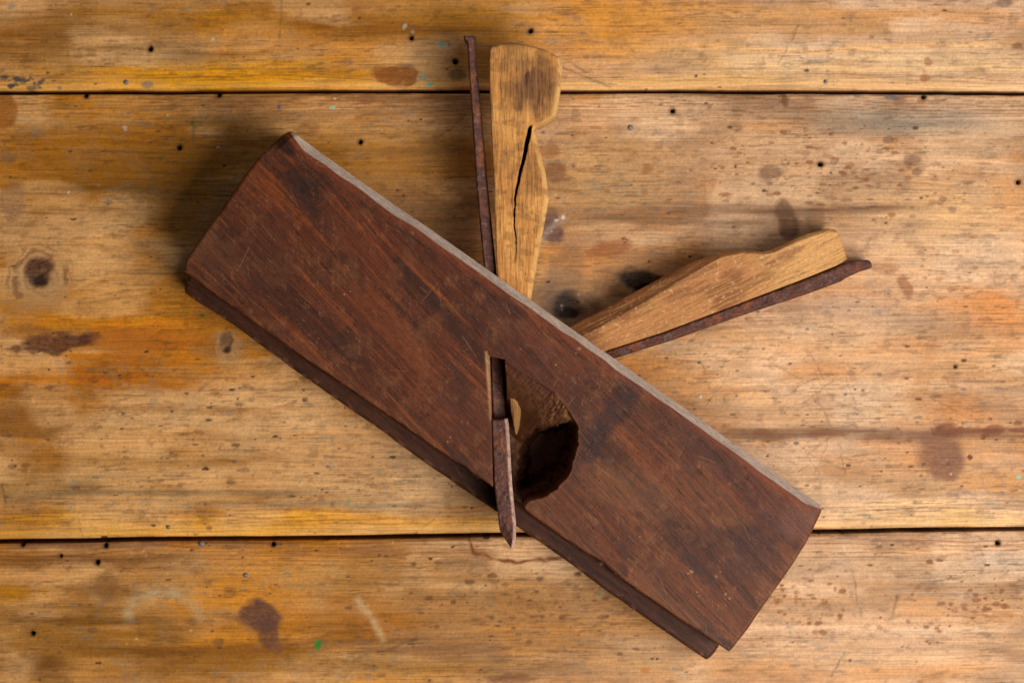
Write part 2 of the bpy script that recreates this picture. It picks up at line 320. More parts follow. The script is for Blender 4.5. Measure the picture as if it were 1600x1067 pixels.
    # drops and spatter
    def scatter(x0, x1, y0, y1, n, r0, r1, c, w, sx=1.5, seed=1):
        q = random.Random(seed)
        for _ in range(n):
            x = q.gauss((x0 + x1) / 2, (x1 - x0) / 2.9); y = q.gauss((y0 + y1) / 2, (y1 - y0) / 3.2); r = r0 + (r1 - r0) * q.random() ** 2.2
            spot(x, y, r * sx * (.7 + .7 * q.random()), r, c, min(1.3, w * 1.5) * (.5 + .5 * q.random()), 0, .4, .22, -0.00005)
    scatter(1170,1440,210,330,150,.9,3.4,(126,72,26),.62,1.9,1); scatter(680,1070,870,1000,150,.9,3.8,(104,64,28),.6,1.7,2); scatter(1200,1300,900,985,60,1.0,4.6,(136,78,24),.65,1.4,3)
    scatter(1400,1600,890,990,100,.9,4.2,(126,72,28),.62,1.3,4); scatter(0,70,118,138,26,1.4,4.5,(84,74,64),.8,1.4,5); scatter(950,1150,240,330,34,1.4,3.6,(150,96,46),.6,2.4,6)
    scatter(1330,1600,330,460,26,1.4,5,(150,92,52),.5,1.8,7); scatter(0,1600,0,1067,150,1.0,3.0,(84,56,34),.75,1.3,8); scatter(0,1600,0,1067,90,1.2,3.0,(96,98,92),.7,1.5,9)
    scatter(1440,1590,650,700,30,1.4,4.5,(110,60,28),.8,1.4,10); scatter(0,500,560,830,60,1.4,4.5,(112,74,42),.6,1.6,11); scatter(850,940,430,500,7,1.0,2.4,(180,160,140),.6,1,12); scatter(1090,1330,160,330,20,2,6,(140,98,66),.4,1.6,13)
    scatter(0,1600,0,1067,420,.7,1.7,(62,42,28),.85,1.9,21); scatter(0,1600,0,1067,160,.8,1.8,(222,190,150),.6,1.2,22); scatter(0,800,500,1067,160,.8,2.2,(70,48,30),.8,2.2,23); scatter(900,1600,500,1000,160,.8,2.2,(96,62,32),.8,2.2,24)
    # paint flecks
    TQ = (96,186,164)
    for a in [(690,70,6,3.2,TQ,.95),(661,121,6,6,(130,156,128),.7),(672,132,4.5,3.4,TQ,.95),(333,61,2.2,2,(150,196,190),.9),(520,168,6,2.4,(136,190,172),.85),(436,167,3,3.4,(84,80,140),.8),(300,192,3.4,3.6,(38,96,28),.9),(302,212,2.6,14,(92,92,50),.5),
              (252,248,2.5,2.5,(60,88,40),.8),(316,493,3.2,3,(40,96,30),.9),(195,200,3,6,(206,190,176),.5,-.6),(107,301,2.2,2,(210,200,186),.8),(497,1005,6.5,8,(16,120,34),.95,.2,.35),(1592,745,4,3,(110,200,170),.9),(1055,552,3,2.6,(92,110,76),.6),(545,783,3,8,(132,140,88),.5),
              (940,925,4,8,(130,140,100),.6),(632,42,3.4,5,(196,180,160),.8,.4),(645,50,3,3,(190,176,160),.7),(18,9,6,6,(140,136,122),.6),(230,133,9,5,(116,110,100),.75),(93,138,4,3,(110,104,92),.8),(905,107,14,2,(110,96,72),.6,.5),(940,130,22,1.6,(96,96,88),.6,.12),(1362,58,3.6,3.6,(110,90,60),.6),
              (880,340,3,3,(214,204,196),.8),(868,345,2,2,(214,204,196),.8),(1446,152,3,3,(90,90,90),.7),(1506,608,5,2.2,(96,80,80),.7),(1330,583,6,5,(110,92,80),.6),(1095,620,2.2,2.2,(230,225,215),.7)]:
        spot(*a)
    # pale rubbed ring, smears and scratches
    def stroke(pts, w, c, a, seed=0):
        nonlocal col
        xs = [p[0] for p in pts]; ys = [p[1] for p in pts]
        b = (X > min(xs) - 3 * w - 6) & (X < max(xs) + 3 * w + 6) & (Y > min(ys) - 3 * w - 6) & (Y < max(ys) + 3 * w + 6)
        if not b.any(): return
        d = seg_dist(X[b] + 5 * (noise(X[b] / 14., Y[b] / 14., seed + 90) - .5), Y[b] + 5 * (noise(X[b] / 14., Y[b] / 14., seed + 91) - .5), pts)
        m = a * np.exp(-(d / w) ** 2) * (0.35 + 0.9 * noise(X[b] / 9., Y[b] / 5., seed + 92))
        col[b] = mix(col[b], lin(c), np.clip(m, 0, 1))
    ring = [(255 + 58 * math.cos(t), 968 - 44 * math.sin(t)) for t in np.linspace(.2, 3.0, 14)]
    stroke(ring, 9, (184,156,112), .65, 1)
    stroke([(560,938),(590,978),(598,996)], 7, (206,170,120), .6, 2); stroke([(322,600),(290,640)], 9, (204,164,116), .5, 3)
    stroke([(734,842),(742,862),(768,870),(805,878),(850,874),(890,866)], 2.6, (120,62,14), 1.3, 4); stroke([(755,868),(760,890)], 4, (150,98,44), .5, 5)
    stroke([(588,1018),(650,998)], 1.4, (74,62,44), .8, 6); stroke([(640,840),(690,800)], 1.2, (110,92,66), .5, 7); stroke([(1405,930),(1392,965)], 2.4, (96,80,60), .6, 8); stroke([(1330,890),(1345,960)], 1.6, (96,80,60), .5, 9)
    stroke([(1300,1055),(1318,1020)], 2.2, (110,92,70), .7, 10); stroke([(1350,590),(1430,650)], 12, (214,180,140), .35, 11); stroke([(440,-5),(438,60)], 1.4, (120,84,40), .6, 12); stroke([(880,105),(955,138)], 1.2, (92,76,50), .8, 13)
    stroke([(3,760),(8,792)], 2, (86,64,40), .7, 14); stroke([(1490,590),(1480,660)], 8, (170,110,60), .4, 15); stroke([(880,340),(835,380)], 6, (206,190,170), .25, 16)
    q = random.Random(77)
    for i in range(46):      # fine criss-cross knife marks
        if i < 26: x = q.uniform(1050,1330); y = q.uniform(540,760)
        else: x = q.uniform(0,1600); y = q.uniform(0,1067)
        a = q.choice([1.15,1.25,2.0,.5,-.6]) + q.uniform(-.15,.15); L = q.uniform(20,70)
        stroke([(x,y),(x + L*math.cos(a), y + L*math.sin(a))], q.uniform(.7,1.1), (96,68,40), q.uniform(.3,.65), 100 + i)
    # nail holes go down into the wood
    for hx, hy, r in HOLES:
        b = (np.abs(X - hx) < 14) & (np.abs(Y - hy) < 14)
        if not b.any(): continue
        d = np.hypot(X[b] - hx, Y[b] - hy) + 0.5 * (noise(X[b] / 3., Y[b] / 3., 8) - .5)
        r = r * .74; z[b] -= 0.006 * (1 - sstep(r - 1.3, r + .5, d)); col[b] = mix(col[b], lin((84,52,28)), .7 * (1 - sstep(r, r + 4.5 + 3 * noise(X[b] / 4., Y[b] / 4., 9), d))); col[b] = mix(col[b], lin((40,26,18)), .9 * (1 - sstep(r - .4, r + 1.0, d)))
    return col, z

def axis(lo, hi, flo, fhi, fine, coarse):
    return np.concatenate([np.arange(lo, flo, coarse), np.arange(flo, fhi, fine), np.arange(fhi, hi + coarse, coarse)])
table = link(bpy.data.objects.new('table_top', None)); table['kind'] = 'structure'
table['label'] = 'worn honey coloured pine table top of wide planks'
XS = axis(-1000, 2600, -20, 1620, 1.8, 20.0)
planks = []
for lo, hi in ((lambda x: 0 * x - 556, lambda x: gapA(x)), (lambda x: gapA(x) + 6.6, lambda x: gapB(x)), (lambda x: gapB(x) + 7.6, lambda x: 0 * x + 1535)):
    y0 = lo(XS); y1 = hi(XS); m0, m1 = float(np.median(y0)), float(np.median(y1))
    ys = axis(m0, m1, max(m0, -20), min(m1, 1090), 1.8, 20.0) if (m0 < -30 or m1 > 1100) else np.linspace(m0, m1, int((m1 - m0) / 1.8))
    t = np.unique(np.clip((ys - m0) / (m1 - m0), 0, 1))
    Y = y0[:, None] + (y1 - y0)[:, None] * t[None, :]; X = np.repeat(XS[:, None], len(t), 1)
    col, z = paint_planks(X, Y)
    de = np.minimum(Y - y0[:, None], y1[:, None] - Y) + 2.0 * (noise(X / 25., Y / 25., 3) - .5)
    r = 6.5; z = z - 0.0011 * (1 - np.sqrt(1 - (1 - np.clip(de / r, 0, 1)) ** 2))
    px, py = unproj(X, Y, 0.0)
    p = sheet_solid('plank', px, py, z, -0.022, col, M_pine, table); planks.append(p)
bx0, by0 = unproj(-990, -540, 0); bx1, by1 = unproj(2590, 1520, 0)
me = bpy.data.meshes.new('gap_light_block')
vv = [(x, y, zz) for zz in (-0.05, -0.0225) for (x, y) in ((bx0, by1), (bx1, by1), (bx1, by0), (bx0, by0))]
me.from_pydata([tuple(float(c) for c in v) for v in vv], [], [(3,2,1,0),(4,5,6,7),(0,1,5,4),(1,2,6,5),(2,3,7,6),(3,0,4,7)]); me.materials.append(M_under)
link(bpy.data.objects.new('gap_light_block', me), table)  # unseen board added to block light coming up through the plank gaps
# nail heads: low domes with a rim
nv = [(0, 0, .00045)] + [(math.cos(a) * r, math.sin(a) * r, h) for r, h in ((.55, .0004), (.95, .00018), (1.0, -.0006)) for a in np.linspace(0, 2 * math.pi, 13)[:-1]]
nv = [(x * .001, y * .001, zz) for x, y, zz in nv]
nf = [(0, 1 + i, 1 + (i + 1) % 12) for i in range(12)] + [(1 + k * 12 + i, 13 + k * 12 + i, 13 + k * 12 + (i + 1) % 12, 1 + k * 12 + (i + 1) % 12) for k in range(2) for i in range(12)]
nm = bpy.data.meshes.new('nail'); nm.from_pydata(nv, [], nf); nm.materials.append(M_nail)
for p in nm.polygons: p.use_smooth = True
for nx, ny, sc, k in [(985,200,1.1,1),(197,129,1.0,0),(315,849.5,1.2,2),(384,898,1.05,2),(1290,128,.7,0),(263,837-14,.9,1)]:
    x, y = unproj(nx, ny, 0); o = link(bpy.data.objects.new('nail', nm), planks[k]); o.location = (float(x), float(y), 0.0001); o.scale = (sc, sc, 1)

# ------------------------------------------------------------------ the moulding plane lying on its side
plane = link(bpy.data.objects.new('moulding_plane', None))
plane['label'] = 'old dark brown wooden moulding plane with two wedges and rusty irons lying on its side'
plane['category'] = 'hand plane'
UX, UY = 0.8175, 0.5760       # body axis in photo directions (x right, y down)
def uv_px(u, v):              # body millimetres -> photo pixel directions in mm (x right, y down)
    return u * UX - v * UY, u * UY + v * UX
MT = S0 * 1000 * (D - T) / D  # mm per photo pixel on the body's upper side

# body: relief over (u, v)
nu, nv_ = 930, 290
s = np.linspace(0, 1, nu)[:, None]; tv = np.linspace(0, 1, nv_)[None, :]
V_UP, V_STEP, V_OUT = -16.3, 47.9, 56.4
u_lin = -115 + 246 * s
v_up = V_UP + 0.5 * (noise(u_lin / 40., u_lin * 0, 5) - .5); v_out = V_OUT + 1.5 * (fbm(u_lin / 22., u_lin * 0, 3, 6) - .5)
V = v_up + (v_out - v_up) * tv
def inset(v, k=1): 
    a = np.clip(1 - (v - V_UP) / 20., 0, 1); b = np.clip((v - V_OUT + 5) / 5., 0, 1)
    e = np.clip(1 - np.abs(v - V_STEP) / np.where(v < V_STEP, 5.0, 1.0), 0, 1)
    return (3.0 if k == 1 else 2.5) * a ** 1.7 + (2.2 if k == 1 else .7) * b ** 2 + 2.0 * e ** 2.2 * k + (.9 if k == 1 else .3) * np.clip(1 - (v - V_UP) / 4., 0, 1) ** 2
uL = -115.3 + inset(V) + 0.5 * (fbm(V / 9., V * 0, 3, 7) - .5); uR = 131.4 - inset(V, .3) * 1.1 + 0.5 * (fbm(V / 9., V * 0 + 5, 3, 8) - .5)
U = uL + (uR - uL) * s
mx, my = uv_px(U, V)                     # mm, photo directions
PXt, PYt = 800 + mx / MT, 533.5 + my / MT   # position on the upper side in photo px (for features)
# wear of the long edge above the sole
vstep = V_STEP + 0.9 * (fbm(U / 26., U * 0, 4, 15) - .5) * 2 * .5 + 1.0 * np.exp(-((U + 70) / 40.) ** 2) - 0.6 * np.exp(-((U - 125) / 14.) ** 2)
chip = np.exp(-((U - 73) / 5.) ** 2) * .8 + np.exp(-((U - 12) / 2.5) ** 2) * .4 + np.exp(-((U - 32) / 1.5) ** 2) * .5; vstep = vstep - chip
Tm = T * 1000
de_end = np.minimum(U - uL, uR - U)
def rnd_edge(d, r): return r * (1 - np.sqrt(1 - (1 - np.clip(d / r, 0, 1)) ** 2))
ztop = Tm + 0.5 * (fbm(U / 60., V / 30., 3, 16) - .5) + 0.22 * (fbm(U / 9., V / 5., 3, 70) - .5)
cw = 2.5 * sstep(0, 14, U - uL + 2) * sstep(-3, 9, uR - U) * (.82 + .4 * fbm(U / 13., U * 0, 3, 71)) + .35       # stopped chamfer along the top edge
dv = V - v_up
cham = np.clip(1 - dv / cw, 0, 1) * 4.2 * (cw / 3.2)
ztop = ztop - cham - rnd_edge(vstep - V, 0.9) * (V < vstep) - rnd_edge(de_end, 1.5)
corner = np.clip(1 - (dv / 13.), 0, 1) * np.clip(1 - (U - uL) / 3.5, 0, 1); ztop -= 3.0 * corner
corner2 = np.clip(1 - (dv / 10.), 0, 1) * np.clip(1 - (uR - U) / 3.0, 0, 1); ztop -= 0.8 * corner2
# grain coordinates (steeper than the body)
ga = GR; P = PXt * math.cos(ga) + PYt * math.sin(ga); Q = -PXt * math.sin(ga) + PYt * math.cos(ga)
Q = Q + 16 * (fbm(P / 260., Q / 120., 3, 25) - .5)
gf = fbm(P / 130., Q / 4.2, 4, 17); gs = fbm(P / 300., Q / 15., 4, 18); gp = fbm(P / 30., Q / 1.7, 3, 19)
ztop += 0.10 * (gf - .5) + 0.10 * (gp - .5) - 0.12 * sstep(.66, .76, gp)
ledge = 18.5 + 0.35 * (fbm(U / 15., V / 3., 3, 20) - .5) - 2.5 * np.exp(-((V - vstep) / 1.2) ** 2) - rnd_edge(v_out - V, 1.6) - rnd_edge(de_end, 2.0)
wl = sstep(0.0, 0.28, V - vstep)
Z = ztop * (1 - wl) + ledge * wl
# escapement: conical slope, deep throat, slot for the iron
rag = 3.2 * (fbm(PXt / 9., PYt / 9., 4, 26) - .5) * 2
CAV = [(789,566),(812,580),(838,596),(862,610),(884,634),(901,664),(902,700),(890,738),(870,764),(849,776),(826,782),(818,791),(830,812),(850,842),(780,842),(770,770),(785,640)]
UPPER = [(780,552),(812,574),(838,590),(862,604),(880,622)]
rg = .5 + .45 * np.exp(-((PYt - 690) / 45.) ** 2) * (PXt > 870)
sd = poly_sd(PXt + rag * rg, PYt + rag * rg, CAV) * MT
du = seg_dist(PXt, PYt, UPPER) * MT
fib = fbm(PXt / 7. + PYt / 30., PYt / 9. - PXt / 20., 4, 27)
torn = np.exp(-(np.hypot(PXt - 872, PYt - 645) / 24.) ** 2)
zc = Tm - 0.05 - 0.05 * du - 0.046 * du ** 2 - 3.0 * sstep(11, 17, du) + (0.4 + 1.0 * torn) * (fib - .5) + (.4 + 1.3 * torn) * (fbm((PXt - PYt) / 16., (PXt + PYt) / 3.2, 4, 67) - .5)
zc = np.maximum(zc, 17.2 + 1.0 * fib)
HOLE = [(826,696),(846,680),(872,676),(893,670),(894,698),(877,728),(856,746),(834,758),(818,764),(823,736)]
sh = poly_sd(PXt + rag * 1.8, PYt + rag * 1.8, HOLE) * MT
zc = zc + (3.0 - zc) * sstep(-3.2, 1.6, sh)
wc = sstep(-0.15, 0.35, sd) * (1 - sstep(0.1, 0.5, V - vstep))
Z = np.where(sd > -0.15, np.minimum(Z, Z * (1 - wc) + zc * wc), Z)
SLOT = [(765,557),(788,562),(791,600),(792,660),(796,740),(801,800),(800,862),(776,822),(771,770),(768,650)]
ss = poly_sd(PXt, PYt, SLOT) * MT
Z = np.minimum(Z, np.where(ss > -0.1, Z + (13.0 - Z) * sstep(-0.1, 0.45, ss), Z))
SLIV = [(757,549),(762,548),(766,556),(769,655),(766,660),(760,590)]           # split edge beside the slot, painted pale as lit wood
sl = poly_sd(PXt, PYt, SLIV) * MT
Z = Z - 0.9 * sstep(-.1, .6, sl)
# dents
q = random.Random(9)
for _ in range(70):
    x, y = q.uniform(-112,128), q.uniform(-12,46); r = q.uniform(.3,1.1)
    b = (np.abs(U - x) < 4) & (np.abs(V - y) < 4); Z[b] -= 0.22 * r * np.exp(-(((U[b] - x) / (r * 1.6)) ** 2 + ((V[b] - y) / r) ** 2))
# colour
A_ = sstep(-30, 100, U)
base = lin((92,46,25)); dark = lin((48,25,17)); org = lin((134,68,29)); purp = lin((106,62,40))
c = np.zeros(U.shape + (3,)) + base
c = mix(c, purp, 0.75 * A_ * sstep(.3, .6, fbm(P / 200., Q / 60., 4, 28)))
c = mix(c, dark, 0.5 * sstep(.46, .68, gs)); c = mix(c, org, 0.7 * sstep(.54, .74, fbm(P / 240. + 9, Q / 8., 4, 29)) * (1 - .55 * A_))
c = c * (1 + 0.55 * (gf - .5) + 0.5 * (gp - .5))[..., None]
c = mix(c, lin((40,22,18)), 0.55 * sstep(.64, .74, gp))
mot = fbm(PXt / 60., PYt / 60., 5, 30); c = mix(c, lin((64,36,26)), 0.55 * sstep(.52, .72, mot))
mot2 = fbm(PXt / 22., PYt / 22., 5, 35); c = mix(c, lin((138,88,56)), 0.20 * sstep(.54, .74, mot2))
xh = fbm(PXt / 2.2, PYt / 14., 3, 65) * .5 + fbm((PXt + PYt) / 16., (PXt - PYt) / 2.4, 3, 66) * .5; c = c * (0.8 + 0.4 * xh)[..., None]; c = mix(c, lin((150,104,72)), .35 * sstep(.62, .72, xh) * sstep(.45, .6, mot2))
def bspot(x, y, rx, ry, col_, w, rot=0.8, rag_=.5, soft=.4):
    global c
    xs = PXt - x; ys = PYt - y; ca, sa = math.cos(rot), math.sin(rot)
    d = np.hypot((xs * ca + ys * sa) / rx, (-xs * sa + ys * ca) / ry) + rag_ * (fbm(PXt / 12., PYt / 12., 4, int(x)) - .5) * 2
    c = mix(c, lin(col_), w * (1 - sstep(1 - soft, 1 + soft, d)) * (.6 + .6 * gf))
for a in [(470,285,34,20,(42,27,22),.8,.6),(500,330,60,22,(52,30,24),.6,.8),(440,222,24,14,(40,20,15),.9,.6),(640,430,70,9,(46,24,18),.55,.85),(720,520,60,7,(46,24,18),.5,.85),(700,340,60,10,(70,32,24),.6,.6),(800,472,26,7,(36,24,20),.8,.6),(780,448,16,6,(36,24,20),.8,.6),
          (962,640,66,20,(50,32,36),.75,2.25),(930,690,40,16,(48,32,36),.6,2.1),(1110,700,90,26,(70,38,32),.5,.7),(1180,860,50,34,(66,38,36),.65,2.2),(1215,800,60,26,(78,44,38),.5,.6),(1090,885,40,12,(46,28,30),.65,.8),(1005,770,70,30,(124,82,58),.4,.6),(950,760,46,30,(118,76,50),.45,.5),
          (560,370,80,30,(120,58,30),.4,.8),(620,520,110,20,(126,66,34),.5,.85),(420,400,60,40,(84,46,30),.5,.8),(340,400,40,30,(96,62,44),.5,1),(1055,950,60,14,(112,72,50),.6,.6),(1245,815,24,30,(112,72,62),.6,.6),(850,540,90,16,(106,58,42),.5,.6),(1120,1000,30,10,(52,36,34),.8,.6)]:
    bspot(*a)
# rubbed edges
top_m = (V < vstep)
ed = np.exp(-np.clip(vstep - V, 0, 99) / 1.5) * top_m; c = mix(c, lin((142,86,50)), .55 * ed * sstep(.35, .6, mot2 * .5 + gf * .5))
ee = np.exp(-np.clip(de_end, 0, 99) / 1.1); c = mix(c, lin((136,92,68)), .5 * ee * sstep(.3, .6, mot2))
eb = np.exp(-((dv - cw - 1.0) / 1.4) ** 2); c = mix(c, lin((128,62,34)), .5 * eb * (.4 + gf))
eb2 = np.exp(-((dv - cw - 3.6) / .35) ** 2) * sstep(.45, .6, noise(U / 6., U * 0, 36)) * sstep(-60, -20, -U); c = mix(c, lin((48,26,20)), .7 * eb2)
ch_m = sstep(-.15, .25, cw - dv); c = mix(c, lin((186,156,140)) * (0.74 + 0.5 * fbm(U / 9., dv * 2., 4, 37))[..., None], .93 * ch_m * sstep(-2, 4, U - uL))
c = mix(c, (lin((78,44,30)) * (0.45 + 1.1 * fbm(U / 14., V / 1.0, 5, 38))[..., None]) * (.75 + .5 * mot2)[..., None], wl); c = mix(c, lin((150,104,78)), wl * .5 * sstep(.6, .74, fbm(U / 4., V / 2., 4, 69)) * sstep(-3, 0, V - v_out + .0))
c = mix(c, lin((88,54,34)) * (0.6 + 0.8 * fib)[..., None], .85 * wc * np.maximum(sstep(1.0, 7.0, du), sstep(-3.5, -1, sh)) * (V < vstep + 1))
c = mix(c, lin((150,98,62)), .35 * np.exp(-((sd + .25) / .5) ** 2) * (PXt > 868) * (PYt < 770) * (.3 + 1.2 * fib))
c = mix(c, lin((150,112,66)), .55 * torn * sstep(.5, .7, fib) * wc)
c = mix(c, lin((176,132,98)), .8 * sstep(-.1, .3, sl) * (.6 + .6 * gf))  # light on the sliver put into its pale colour
c = mix(c, lin((52,30,22)), .8 * sstep(-.1, .4, ss))
# dust, chips and pale scratches
for x, y, r in [(547,455,1.6),(538,460,1.6),(700,690,2.2),(704,683,2),(745,752,3),(758,756,2.4),(738,748,2),(1090,925,3),(1093,930,2.2),(905,545,4),(900,552,2.6),(868,570,2.4),(1080,893,4),(1075,896,3),(945,893,5),(960,898,4),(1000,838,2),(1140,935,3),(1134,928,3),(730,578,2),(735,568,2),(497,254,1.8),(1120,900,3.4),(1126,893,2)]:
    d = np.hypot((PXt - x), (PYt - y)) / (r * .72) + 1.4 * (noise(PXt / 2.2, PYt / 2.2, int(x)) - .5)
    c = mix(c, lin((178,140,110)), .5 * (1 - sstep(.5, 1.1, d)))
fl = sstep(.80, .90, noise(PXt / 2.0, PYt / 2.0, 39)) * sstep(.56, .7, fbm(PXt / 40., PYt / 40., 3, 40)); c = mix(c, lin((176,140,112)), .12 * fl)
for i in range(170):
    x, y = q.uniform(300,1270), q.uniform(220,1000); a = q.choice([.75,.8,.85,2.2,1.3,.2]) + q.uniform(-.2,.2); L = q.uniform(8,42)
    x2, y2 = x + L * math.cos(a), y + L * math.sin(a)
    b = (PXt > min(x, x2) - 4) & (PXt < max(x, x2) + 4) & (PYt > min(y, y2) - 4) & (PYt < max(y, y2) + 4)
    if b.any():
        d = seg_dist(PXt[b], PYt[b], [(x, y), (x2, y2)]); c[b] = mix(c[b], lin((160,112,84)), q.uniform(.15,.4) * np.exp(-(d / .7) ** 2)); Z[b] -= .08 * np.exp(-(d / .8) ** 2)
c = c * np.array([.92, .845, .69])
c[..., 1:] = c[..., 1:] * (1 + ch_m[..., None] * np.array([.19, .45]))
sheet_solid('body', mx / 1000, -my / 1000, Z / 1000, 0.0002, c, M_body, plane)['label'] = 'dark reddish brown body with a carved throat and stepped sole'

# strips with a traced outline, real thickness and a worked upper side
def strip(name, L, R, zref, nr, nc, relief, zbot, paint, mat, parent, label=None):
    L = np.array(L, float); R = np.array(R, float)
    def resample(P_):
        t = P_[:, 0]; k = np.linspace(t[0], t[-1], nr); return np.stack([np.interp(k, t, P_[:, 1]), np.interp(k, t, P_[:, 2])], -1)
    l = resample(L); r = resample(R); w = np.linspace(0, 1, nc)[None, :]
    X = l[:, :1] * (1 - w) + r[:, :1] * w; Y = l[:, 1:] * (1 - w) + r[:, 1:] * w
    width = np.hypot(*(r - l).T)[:, None]
    ln = np.concatenate([[0], np.cumsum(np.hypot(*np.diff((l + r) / 2, axis=0).T))])[:, None]
    dl = w * width; dr = (1 - w) * width; d0 = ln + 0 * w; d1 = ln[-1] - ln + 0 * w
    z = relief(X, Y, dl, dr, d0, d1)                  # mm
    k = S0 * (D - zref) / D
    o = sheet_solid(name, (X - 800) * k, -(Y - 533.5) * k, z / 1000, zbot if np.isscalar(zbot) else zbot(X, Y) / 1000, paint(X, Y, dl, dr, d0, d1), mat, parent)
    if label: o['label'] = label
    return o
def tr(pts):     # parameter = photo y
    return [(y, x, y) for x, y in pts]
def rpx(d, r, h): return h * (1 - np.sqrt(1 - (1 - np.clip(d / r, 0, 1)) ** 2))

# upright wedge, split down its grain
CR = [(829,199),(823,222),(816,255),(808,290),(806,306),(803,330),(804,352),(806,380),(805,410)]
def w1_crack(X, Y):
    jx = X + 1.6 * (fbm(Y / 17., Y * 0, 3, 44) - .5) * 2
    d = seg_dist(jx, Y, CR); wd = np.interp(Y, [198,215,250,300,310,350,412], [3.0,3.4,2.7,1.6,1.3,.9,.2])
    return 1 - sstep(wd * .55, wd * 1.05, d)
def w1_relief(X, Y, dl, dr, d0, d1):
    f = fbm(X / 2.2, Y / 26., 4, 45); f2 = fbm(X / 6., Y / 60., 3, 46)
    z = 41.5 + .38 * (f - .5) + .6 * (f2 - .5) - rpx(dl, 4, .7) - rpx(d0, 6, 1.2)
    bv = np.interp(Y, [70,110,180,200,300,420,470], [8,10,9,7,8,7,5])
    z -= 2.6 * np.clip(1 - dr / bv, 0, 1) + rpx(dr, 2.5, .6)
    return z - 14 * w1_crack(X, Y)
def w1_paint(X, Y, dl, dr, d0, d1):
    f = fbm(X / 2.4, Y / 34., 4, 47); f2 = fbm(X / 26., Y / 46., 4, 48)
    c = np.zeros(X.shape + (3,)) + lin((196,134,72)); c = mix(c, lin((220,158,88)), .7 * sstep(.45, .7, f2)); c = mix(c, lin((140,92,50)), .30 * sstep(.5, .72, f))
    hd = (1 - sstep(0, 1.1, np.hypot((X - 832) / 44., (Y - 138) / 62.) + .7 * (fbm(X / 18., Y / 24., 4, 49) - .5))); c = mix(c, lin((112,74,50)), .95 * np.clip(hd * 1.5, 0, 1) * (.5 + f))
    c = mix(c, lin((134,94,56)), .5 * sstep(.5, .68, fbm(X / 18. + 4, Y / 70., 4, 50)))
    c = mix(c, lin((222,172,104)), .7 * (1 - sstep(4, 10, dr))); c = mix(c, lin((116,78,44)), .5 * np.exp(-dl / 3.) + .5 * np.exp(-d0 / 4.))  # lit right edge, shaded left and top edges painted in
    c = mix(c, lin((112,76,48)), .4 * sstep(.52, .7, fbm(X / 14., Y / 12., 4, 68))); c = mix(c, lin((120,84,50)), .75 * sstep(590, 640, Y))
    return mix(c, lin((58,36,20)), .85 * w1_crack(X, Y))
L1 = tr([(766,74),(764,90),(765,138),(768,215),(771.5,289),(777,437),(789,560),(798,640),(804,672),(806,679)])
R1 = [(74,858,80),(80,868,85),(90,876,91),(104,879,103),(142,876,142),(165,872,168),(181,868.5,181),(190,856,189),(198,838,197),(203,834.5,203),(212,838,212),(233,843,233),(271,853,271),(310,858,310),(349,851,349),(401,841,401),(461,831,461),(560,818,560),(600,813,600),(648,814,648),(670,811,670),(679,808,679)]
# the rounded head: bow the first row upward in the middle
def w1():
    nr, nc = 520, 96
    L = np.array(L1, float); R = np.array(R1, float)
    t = np.linspace(74, 679, nr)
    lx, ly = np.interp(t, L[:, 0], L[:, 1]), np.interp(t, L[:, 0], L[:, 2]); rx, ry = np.interp(t, R[:, 0], R[:, 1]), np.interp(t, R[:, 0], R[:, 2])
    w = np.linspace(0, 1, nc)[None, :]
    X = lx[:, None] * (1 - w) + rx[:, None] * w; Y = ly[:, None] * (1 - w) + ry[:, None] * w
    bow = np.exp(-(t - 74) / 22.)[:, None]; Y = Y - 9.0 * bow * np.sin(np.pi * w ** .8)
    width = np.hypot(rx - lx, ry - ly)[:, None]; dl = w * width; dr = (1 - w) * width; d0 = (t - 74)[:, None] + 0 * w
    z = w1_relief(X, Y, dl, dr, d0, 0); k = S0 * (D - .041) / D
    o = sheet_solid('wedge', (X - 800) * k, -(Y - 533.5) * k, z / 1000, 0.024, w1_paint(X, Y, dl, dr, d0, 0), M_wedge, plane)
    o['label'] = 'pale upright wooden wedge with a long dark split'
w1()

# low wedge, lying close to the table
def w2_relief(X, Y, dl, dr, d0, d1):
    f = fbm((X * .91 - Y * .42) / 30., (X * .42 + Y * .91) / 2.4, 4, 52)
    z = 23.0 - 5.0 * sstep(1230, 1340, X) + .5 * (f - .5)
    bv = np.interp(X, [880,1000,1090,1130,1160,1340], [26,22,16,8,6,6]); z = z - np.interp(X, [880,1100,1160,1340], [6,5,2,1.5]) * np.clip(1 - dl / bv, 0, 1) - rpx(dl, 5, 1.2)
    return z - rpx(dr, 3, .5) - rpx(d1, 10, 2.5)
def w2_paint(X, Y, dl, dr, d0, d1):
    a = X * .91 - Y * .42; b = X * .42 + Y * .91
    f = fbm(a / 40., b / 2.4, 4, 53); f2 = fbm(a / 60., b / 16., 4, 54)
    c = np.zeros(X.shape + (3,)) + lin((178,120,72)); c = mix(c, lin((136,86,52)), .8 * sstep(.45, .68, f2)); c = mix(c, lin((206,152,92)), .5 * sstep(.5, .7, f)); c = mix(c, lin((212,160,98)), .6 * sstep(1150, 1240, X) * (1 - .6 * sstep(.5, .7, f2)))
    c = mix(c, lin((120,74,46)), .55 * np.exp(-((dl - 24 + (X - 900) * .03) / 5.) ** 2) * (X < 1120)); c = mix(c, lin((122,84,46)), .45 * sstep(.58, .75, f))  # shading line of the facet painted in, then darker grain
    return mix(c, lin((224,184,140)), .4 * sstep(.8, .92, noise(X / 3., Y / 3., 55)))
